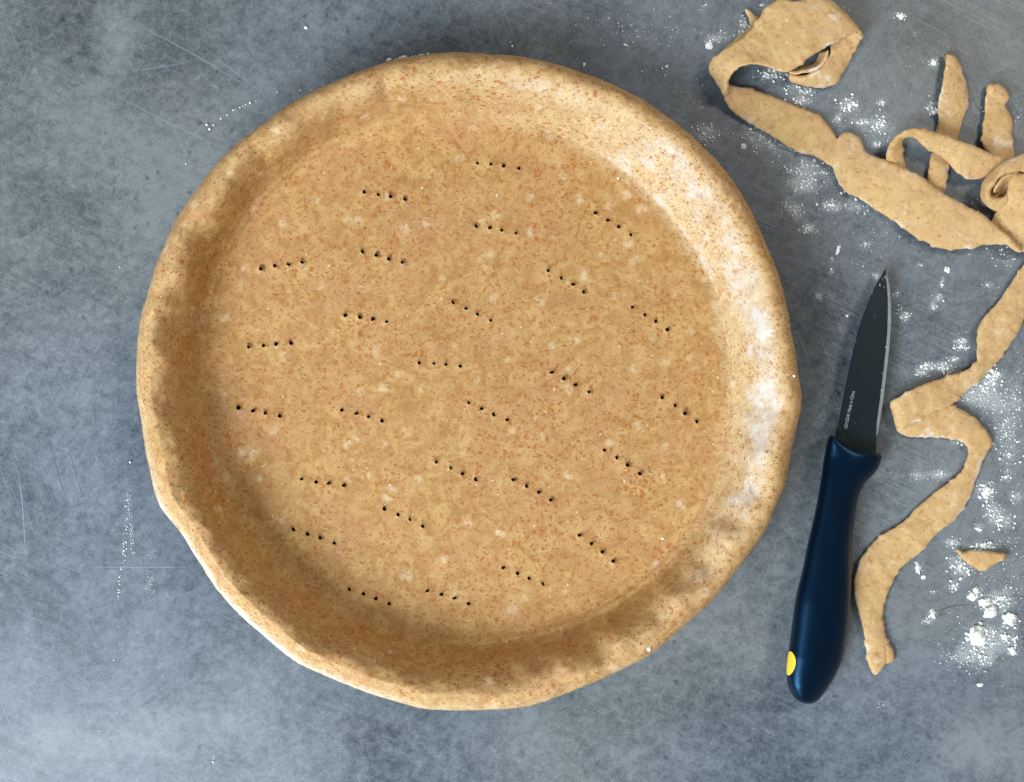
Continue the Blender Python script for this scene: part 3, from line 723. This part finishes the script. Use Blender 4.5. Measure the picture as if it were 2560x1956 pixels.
# ------------------------------------------------------------------ flour
def blob(cx, cy, cz, r, sub=1, flat=0.55, seed=0, sx=1.0, sy=1.0, rot=0.0):
    bm = bmesh.new(); bmesh.ops.create_icosphere(bm, subdivisions=sub, radius=1.0)
    vs = []
    for v in bm.verts:
        d = 1+0.75*fbm(v.co.x*1.5+seed*3.1, v.co.y*1.5, v.co.z*1.5+seed, 4)
        x, y = v.co.x*r*d*sx, v.co.y*r*d*sy
        x, y = x*math.cos(rot)-y*math.sin(rot), x*math.sin(rot)+y*math.cos(rot)
        vs.append((cx+x, cy+y, max(0.3, cz+v.co.z*r*d*flat)))
    fs = [tuple(v.index for v in f.verts) for f in bm.faces]; bm.free(); return vs, fs
unit = []
for s in range(24):
    v, f = blob(0, 0, 0, 1, 1, 1, s+50); 
    bm = bmesh.new(); bmesh.ops.create_icosphere(bm, subdivisions=1, radius=1.0)
    vv = np.array([v_.co[:] for v_ in bm.verts]); ff = [tuple(q.index for q in f_.verts) for f_ in bm.faces]; bm.free()
    rs_ = np.random.RandomState(s); vv = vv*(0.72+0.56*rs_.rand(len(vv), 1))
    unit.append((vv, ff))
def grains(name, items, mat, label, cat):
    V, F = [], []; n = 0
    for (x, y, r, z) in items:
        vv, ff = unit[random.randrange(24)]; a = R(0, 6.28); ca, sa = math.cos(a), math.sin(a)
        e = R(0.7, 1.5)
        q = np.stack([x+r*(vv[:, 0]*ca*e-vv[:, 1]*sa), y+r*(vv[:, 0]*sa*e+vv[:, 1]*ca), np.maximum(0.2, z+r*0.5+vv[:, 2]*r*0.6)], 1)
        V.append(q); F += [tuple(i+n for i in f) for f in ff]; n += len(vv)
    o = link_mesh(name, Parr(np.vstack(V)), F, mat, smooth=True)
    return tag(o, label, cat, kind='stuff')
rimpoly = np.array(rim_px, float)*K
def in_pie(x, y):
    t = math.atan2(-(y-PC[1]), x-PC[0]); i = int((t+math.pi)/(2*math.pi)*NT_) % NT_
    return math.hypot(x-PC[0], y-PC[1]) < Ro[i]-25
# (zoom fn, x, y, sx, sy, count, biggest radius px)
cl = [(Z1,480,480,55,28,200,6),(Z1,620,560,45,28,90,5),(Z1,720,580,38,12,90,5),(Z1,670,650,50,28,110,5.5),(Z1,970,670,48,32,150,7),(Z1,1180,650,22,16,60,6),(Z1,905,755,14,18,25,4),
 (Z1,1060,775,32,14,60,5),(Z1,1170,790,42,36,120,6),(Z1,1150,920,22,12,50,5),(Z1,60,850,65,50,220,4.5),(Z1,380,870,110,60,260,4),(Z1,560,940,120,50,160,3.5),(Z1,700,1100,80,60,300,5),
 (Z1,680,1190,60,32,130,5),(Z1,640,1350,30,40,90,4.5),(Z1,580,1310,30,30,50,3.5),(Z1,715,1460,36,22,130,4),(Z1,860,1310,50,28,150,5),(Z1,1020,1320,60,26,80,4),(Z1,110,250,40,14,40,5),
 (Z1,220,225,110,30,90,3.2),(Z1,310,170,26,40,80,5),(Z1,1510,400,26,22,60,6),(Z1,1500,690,30,34,80,6),(Z1,1300,100,30,14,30,5),(Z1,955,60,24,24,20,3.5),(Z1,1390,220,12,12,10,4),
 (Z1,430,30,20,14,16,4),(Z1,45,45,30,20,14,3.5),(Z1,35,685,16,12,10,4),(Z1,1250,850,60,60,50,3),(Z1,1000,800,160,120,160,2.6),(Z1,800,1000,260,200,300,2.2),(Z1,1150,1500,200,120,110,2.6),
 (Z1,1900,1590,90,40,50,3.5),(Z1,1720,1290,60,30,60,3),(Z1,1800,750,60,60,30,3.0),(Z1,2060,740,30,60,25,3),(Z1,880,480,400,250,110,2.0),(Z1,1000,1240,40,30,40,6),
 (Z1,-250,230,220,60,110,2.6),(Z1,-500,150,260,60,70,2.6),(Z1,-60,600,120,120,120,2.8),(Z1,-120,-10,500,80,40,2.4),
 (Z2,600,160,10,14,14,4),(Z2,592,262,12,14,14,4),(Z2,1330,205,16,8,14,4),(Z2,890,30,30,18,22,4),(Z2,1520,350,14,30,30,6),(Z2,1490,480,30,26,50,4.5),(Z2,1440,555,20,28,80,3.5),
 (Z2,1210,640,28,30,50,5),(Z2,970,305,18,14,30,4),(Z2,860,290,60,20,16,2.5),(Z2,1130,455,30,24,36,4.5),(Z2,490,465,22,26,60,2),(Z2,1160,600,30,40,20,3),(Z2,1680,870,48,40,150,5),(Z2,1620,990,30,18,40,5),
 (Z2,1530,1060,60,32,150,5),(Z2,1400,1050,50,26,70,6),(Z2,1340,1110,40,24,90,4),(Z2,1950,1130,52,50,200,7),(Z2,1890,1210,48,46,170,6),(Z2,1760,1290,80,60,180,3.6),(Z2,1890,1350,90,60,120,3),
 (Z2,2060,180,50,60,40,4),(Z2,1900,375,30,16,30,4),(Z2,2010,500,100,60,40,2.6),(Z2,2050,1400,110,140,380,4),(Z2,2140,1180,60,160,120,4),(Z2,830,210,60,20,10,3),(Z2,1700,740,50,60,20,2.4),
 (Z3,1390,90,60,60,160,4.5),(Z3,1395,210,50,40,110,6),(Z3,1265,400,38,45,170,8),(Z3,1390,310,30,30,50,6),(Z3,1440,430,30,26,60,5),(Z3,1300,510,30,24,90,6),(Z3,1350,560,46,34,130,6),(Z3,1225,600,18,18,40,7),
 (Z3,1080,690,34,20,80,6),(Z3,1245,712,50,16,190,7),(Z3,1130,830,50,40,200,6),(Z3,1110,780,40,30,60,4),(Z3,890,820,18,26,40,5),(Z3,1080,935,22,20,50,6),(Z3,970,965,14,8,14,4),(Z3,1200,980,40,26,60,6),
 (Z3,1290,1030,50,36,110,7),(Z3,1360,1000,45,36,130,6),(Z3,1400,1125,40,36,110,6),(Z3,965,1095,16,22,50,6),(Z3,925,1130,25,10,26,3.5),(Z3,1225,1235,50,60,420,7),(Z3,1290,1230,40,50,160,5),
 (Z3,1400,1230,50,30,110,6),(Z3,1410,1295,40,20,50,5),(Z3,1170,1320,100,40,260,3.6),(Z3,1270,1345,26,26,60,6),(Z3,1200,1410,60,20,20,3.5),(Z3,690,1590,34,14,26,2.6),(Z3,880,310,30,20,50,2.6),(Z3,1015,305,46,20,90,3.4),
 (Z3,1100,120,40,14,40,4),(Z3,1000,310,120,60,60,2),(Z3,1320,700,130,330,520,2.6),(Z3,1200,1250,190,180,200,2.4),(Z3,1420,800,50,200,120,4),(Z3,540,700,30,6,8,2.4)]
film = [(300, 1300, 10, 60, .25), (373, 1462, 9, 18, .6), (374, 1385, 9, 12, .5), (328, 1310, 5, 60, .6), (533, 1902, 3, 12, .8), (310, 1440, 8, 40, .4)]
for (f, x, y, sx, sy, n_, rm) in cl:
    q0 = f(x, y); q1 = f(x+sx, y+sy); ax_, ay_ = abs(q1[0]-q0[0])+2, abs(q1[1]-q0[1])+2
    film.append((q0[0], q0[1], ax_*0.95, ay_*0.95, min(1.0, 0.5*n_/(ax_*ay_)*6)))
me = COUNTER_ME; counter_attr('film', film)
gr, du = [], []
for (f, x, y, sx, sy, n_, rmax) in cl:
    for i in range(int(n_*1.1)):
        px, py = f(random.gauss(x, sx*0.75), random.gauss(y, sy*0.75))
        if in_pie(px, py): continue
        r = 0.45+(rmax*0.72-0.45)*random.random()**6
        gr.append((px, py, r, 0))
    for i in range(int(n_*1.7)):
        px, py = f(random.gauss(x, sx*1.1), random.gauss(y, sy*1.1))
        if in_pie(px, py): continue
        du.append((px, py, R(0.3, 0.75), 0))
# loose specks by the crust's far rim and the dotted water trails on the left
for (x, y, r) in [(970,150,4),(976,148,3),(1007,143,5),(1014,142,4),(1000,145,3),(1050,139,4),(1056,138,3),(1070,135,3),(1040,141,2.5),(1030,142,2),(990,148,2),(1280,116,4),(1276,106,2),(1460,162,6),(1458,168,3),
                  (1562,112,4),(1568,114,3),(1667,166,4),(1655,172,3),(1640,176,2),(1605,180,2),(1663,190,3),(765,70,4.5),(517,312,4),(524,323,3.8),(534,313,2.5),(552,297,3),(568,288,2),(583,276,2.5),(588,274,2),(600,269,2.2),(608,266,2.2),
                  (614,262,2),(625,257,3.2),(640,253,1.5),(693,231,2),(750,226,1.8),(780,225,1.6),(300,668,2.5),(465,410,3),(326,1156,3.5),(536,1890,1.4),(533,1905,2.2),(534,1895,1.6),(285,1651,2.5),(250,1828,1.6),(640,1505,3),(600,1535,3),(605,1540,2),(646,1560,2)]:
    gr.append((x, y, r, 0))
for i in range(150):
    t = random.random()
    du.append((320+t*12+R(-3, 7), 1236+t*150+R(-2, 2), R(0.6, 1.7), 0))
for i in range(50):
    t = random.random(); gr.append((319-24*t*t+R(-6, 4), 1240+t*255, R(0.8, 2.4), 0))
for i in range(110): du.append((random.gauss(373, 7), random.gauss(1462, 16), R(0.6, 1.4), 0))
for i in range(70): du.append((random.gauss(374, 8), random.gauss(1385, 9), R(0.5, 1.1), 0))
for i in range(260):
    x, y = R(0, 2560), R(0, 1956)
    if not in_pie(x, y): du.append((x, y, R(0.5, 1.2), 0))
grains('spilled_flour', gr, M_FLOUR, 'white flour grains scattered across the countertop around the dough strips', 'flour')
grains('flour_dust', du, M_DUST, 'fine pale flour dust and dried specks lying thinly on the countertop', 'flour')
# bigger clumps one can pick out
clumps = [(Z1,85,290,9.5,1,1,0,'round flour clump just left of the folded strip at the top'),
 (Z1,1307,102,7.5,1,1,0,'single flour clump on bare counter right of the topmost folded strip'),
 (Z1,302,932,6.5,1,1,0,'round flour clump between the crust rim and the long looped strip'),
 (Z1,1513,400,6.5,1,.9,0,'flour clump left of the pointed floury tip of the straight strip'),
 (Z1,1515,712,6.0,1,1,0,'flour clump against the left edge of the straight strip'),
 (Z1,905,1590,9.0,.45,1.2,0.35,'elongated pale flour clump above the crust side of the knife tip'),
 (Z2,1558,250,7.0,.8,1.1,-0.5,'slanted flour clump on bare counter right of the knife tip'),
 (Z2,725,632,3.6,1,1,0,'tiny flour clump alone between the crust and the knife blade'),
 (Z3,886,830,9.0,.7,1.2,0,'upper of two flour clumps left of the small torn scrap'),
 (Z3,913,882,6.0,1.1,.8,0,'lower of two flour clumps left of the small torn scrap'),
 (Z3,1210,957,8.5,.7,1.1,0.2,'narrow flour clump below the small torn scrap'),
 (Z3,1190,993,9.5,1.1,.9,0.4,'flour clump touching the row of clumps below the small torn scrap'),
 (Z3,1258,1022,12,1.1,.85,0,'oval flour clump in the middle of the row below the torn scrap'),
 (Z3,1292,1075,14,1.1,.9,0,'broad flour clump just above the biggest flour heap'),
 (Z3,1400,1118,16,1.0,.95,0.4,'broad flour clump right of and above the biggest flour heap'),
 (Z3,1222,1205,22,.95,1.0,0,'biggest heap of flour, near the lower right'),
 (Z3,1370,1217,9.5,1.2,.6,0.6,'flat flour clump right of the biggest flour heap'),
 (Z3,1413,1295,10,1.2,.6,0.8,'slanting flour clump lower right of the biggest flour heap'),
 (Z3,1232,1485,6.5,1,.8,0,'lone flour clump lowest in the photo, under the biggest heap'),
 (Z3,1270,405,11,.8,1.3,0.3,'dense flour clump right of the narrow bend of the longest strip'),
 (Z3,968,1090,9,.6,1.2,-0.3,'curved flour clump alone right of the longest strip\'s lower end')]
for i, (f, x, y, r, sx, sy, rot, lab) in enumerate(clumps):
    px, py = f(x, y)
    V, F = blob(px, py, r*0.16, r, 3, 0.30, i*1.7+3, sx, sy, rot)
    o = link_mesh('flour_clump', Parr(V), F, M_FLOUR, origin=P(px, py, 0)); tag(o, lab, 'flour clump', 'flour clumps on the countertop')
# crumbs stuck on the crust itself
crumbs = [(1622,1622,6.0,178,'white dough crumb stuck on the lower right rim of the crust'),
          (1985,940,3.6,175,'tiny flour crumb on the right rim of the crust'),
          (1545,446,2.8,38,'tiny flour crumb on the crust floor near its upper right wall'),
          (1657,1347,3.4,36,'curled flake of dough on the lower right of the crust floor')]
for i, (x, y, r, z, lab) in enumerate(crumbs):
    V, F = blob(x, y, z, r, 2, 0.7, i+30, 1.2, .9, .6)
    hz = []
    o = link_mesh('flour_crumb', Parr(V), F, M_FLOUR, origin=P(x, y, z)); tag(o, lab, 'crumb', 'crumbs on the crust')
# drop each crumb on the crust surface
bpy.context.view_layer.update()
dg = bpy.context.evaluated_depsgraph_get()
for o in [q for q in C.objects if q.name.startswith('flour_crumb')]:
    eye = Vector((0, 0, H*U)); dr = (o.location-eye).normalized()
    inv = crust.matrix_world.inverted()
    hit, loc, nor, idx = crust.ray_cast(inv @ eye, dr)
    if hit: o.location = crust.matrix_world @ loc
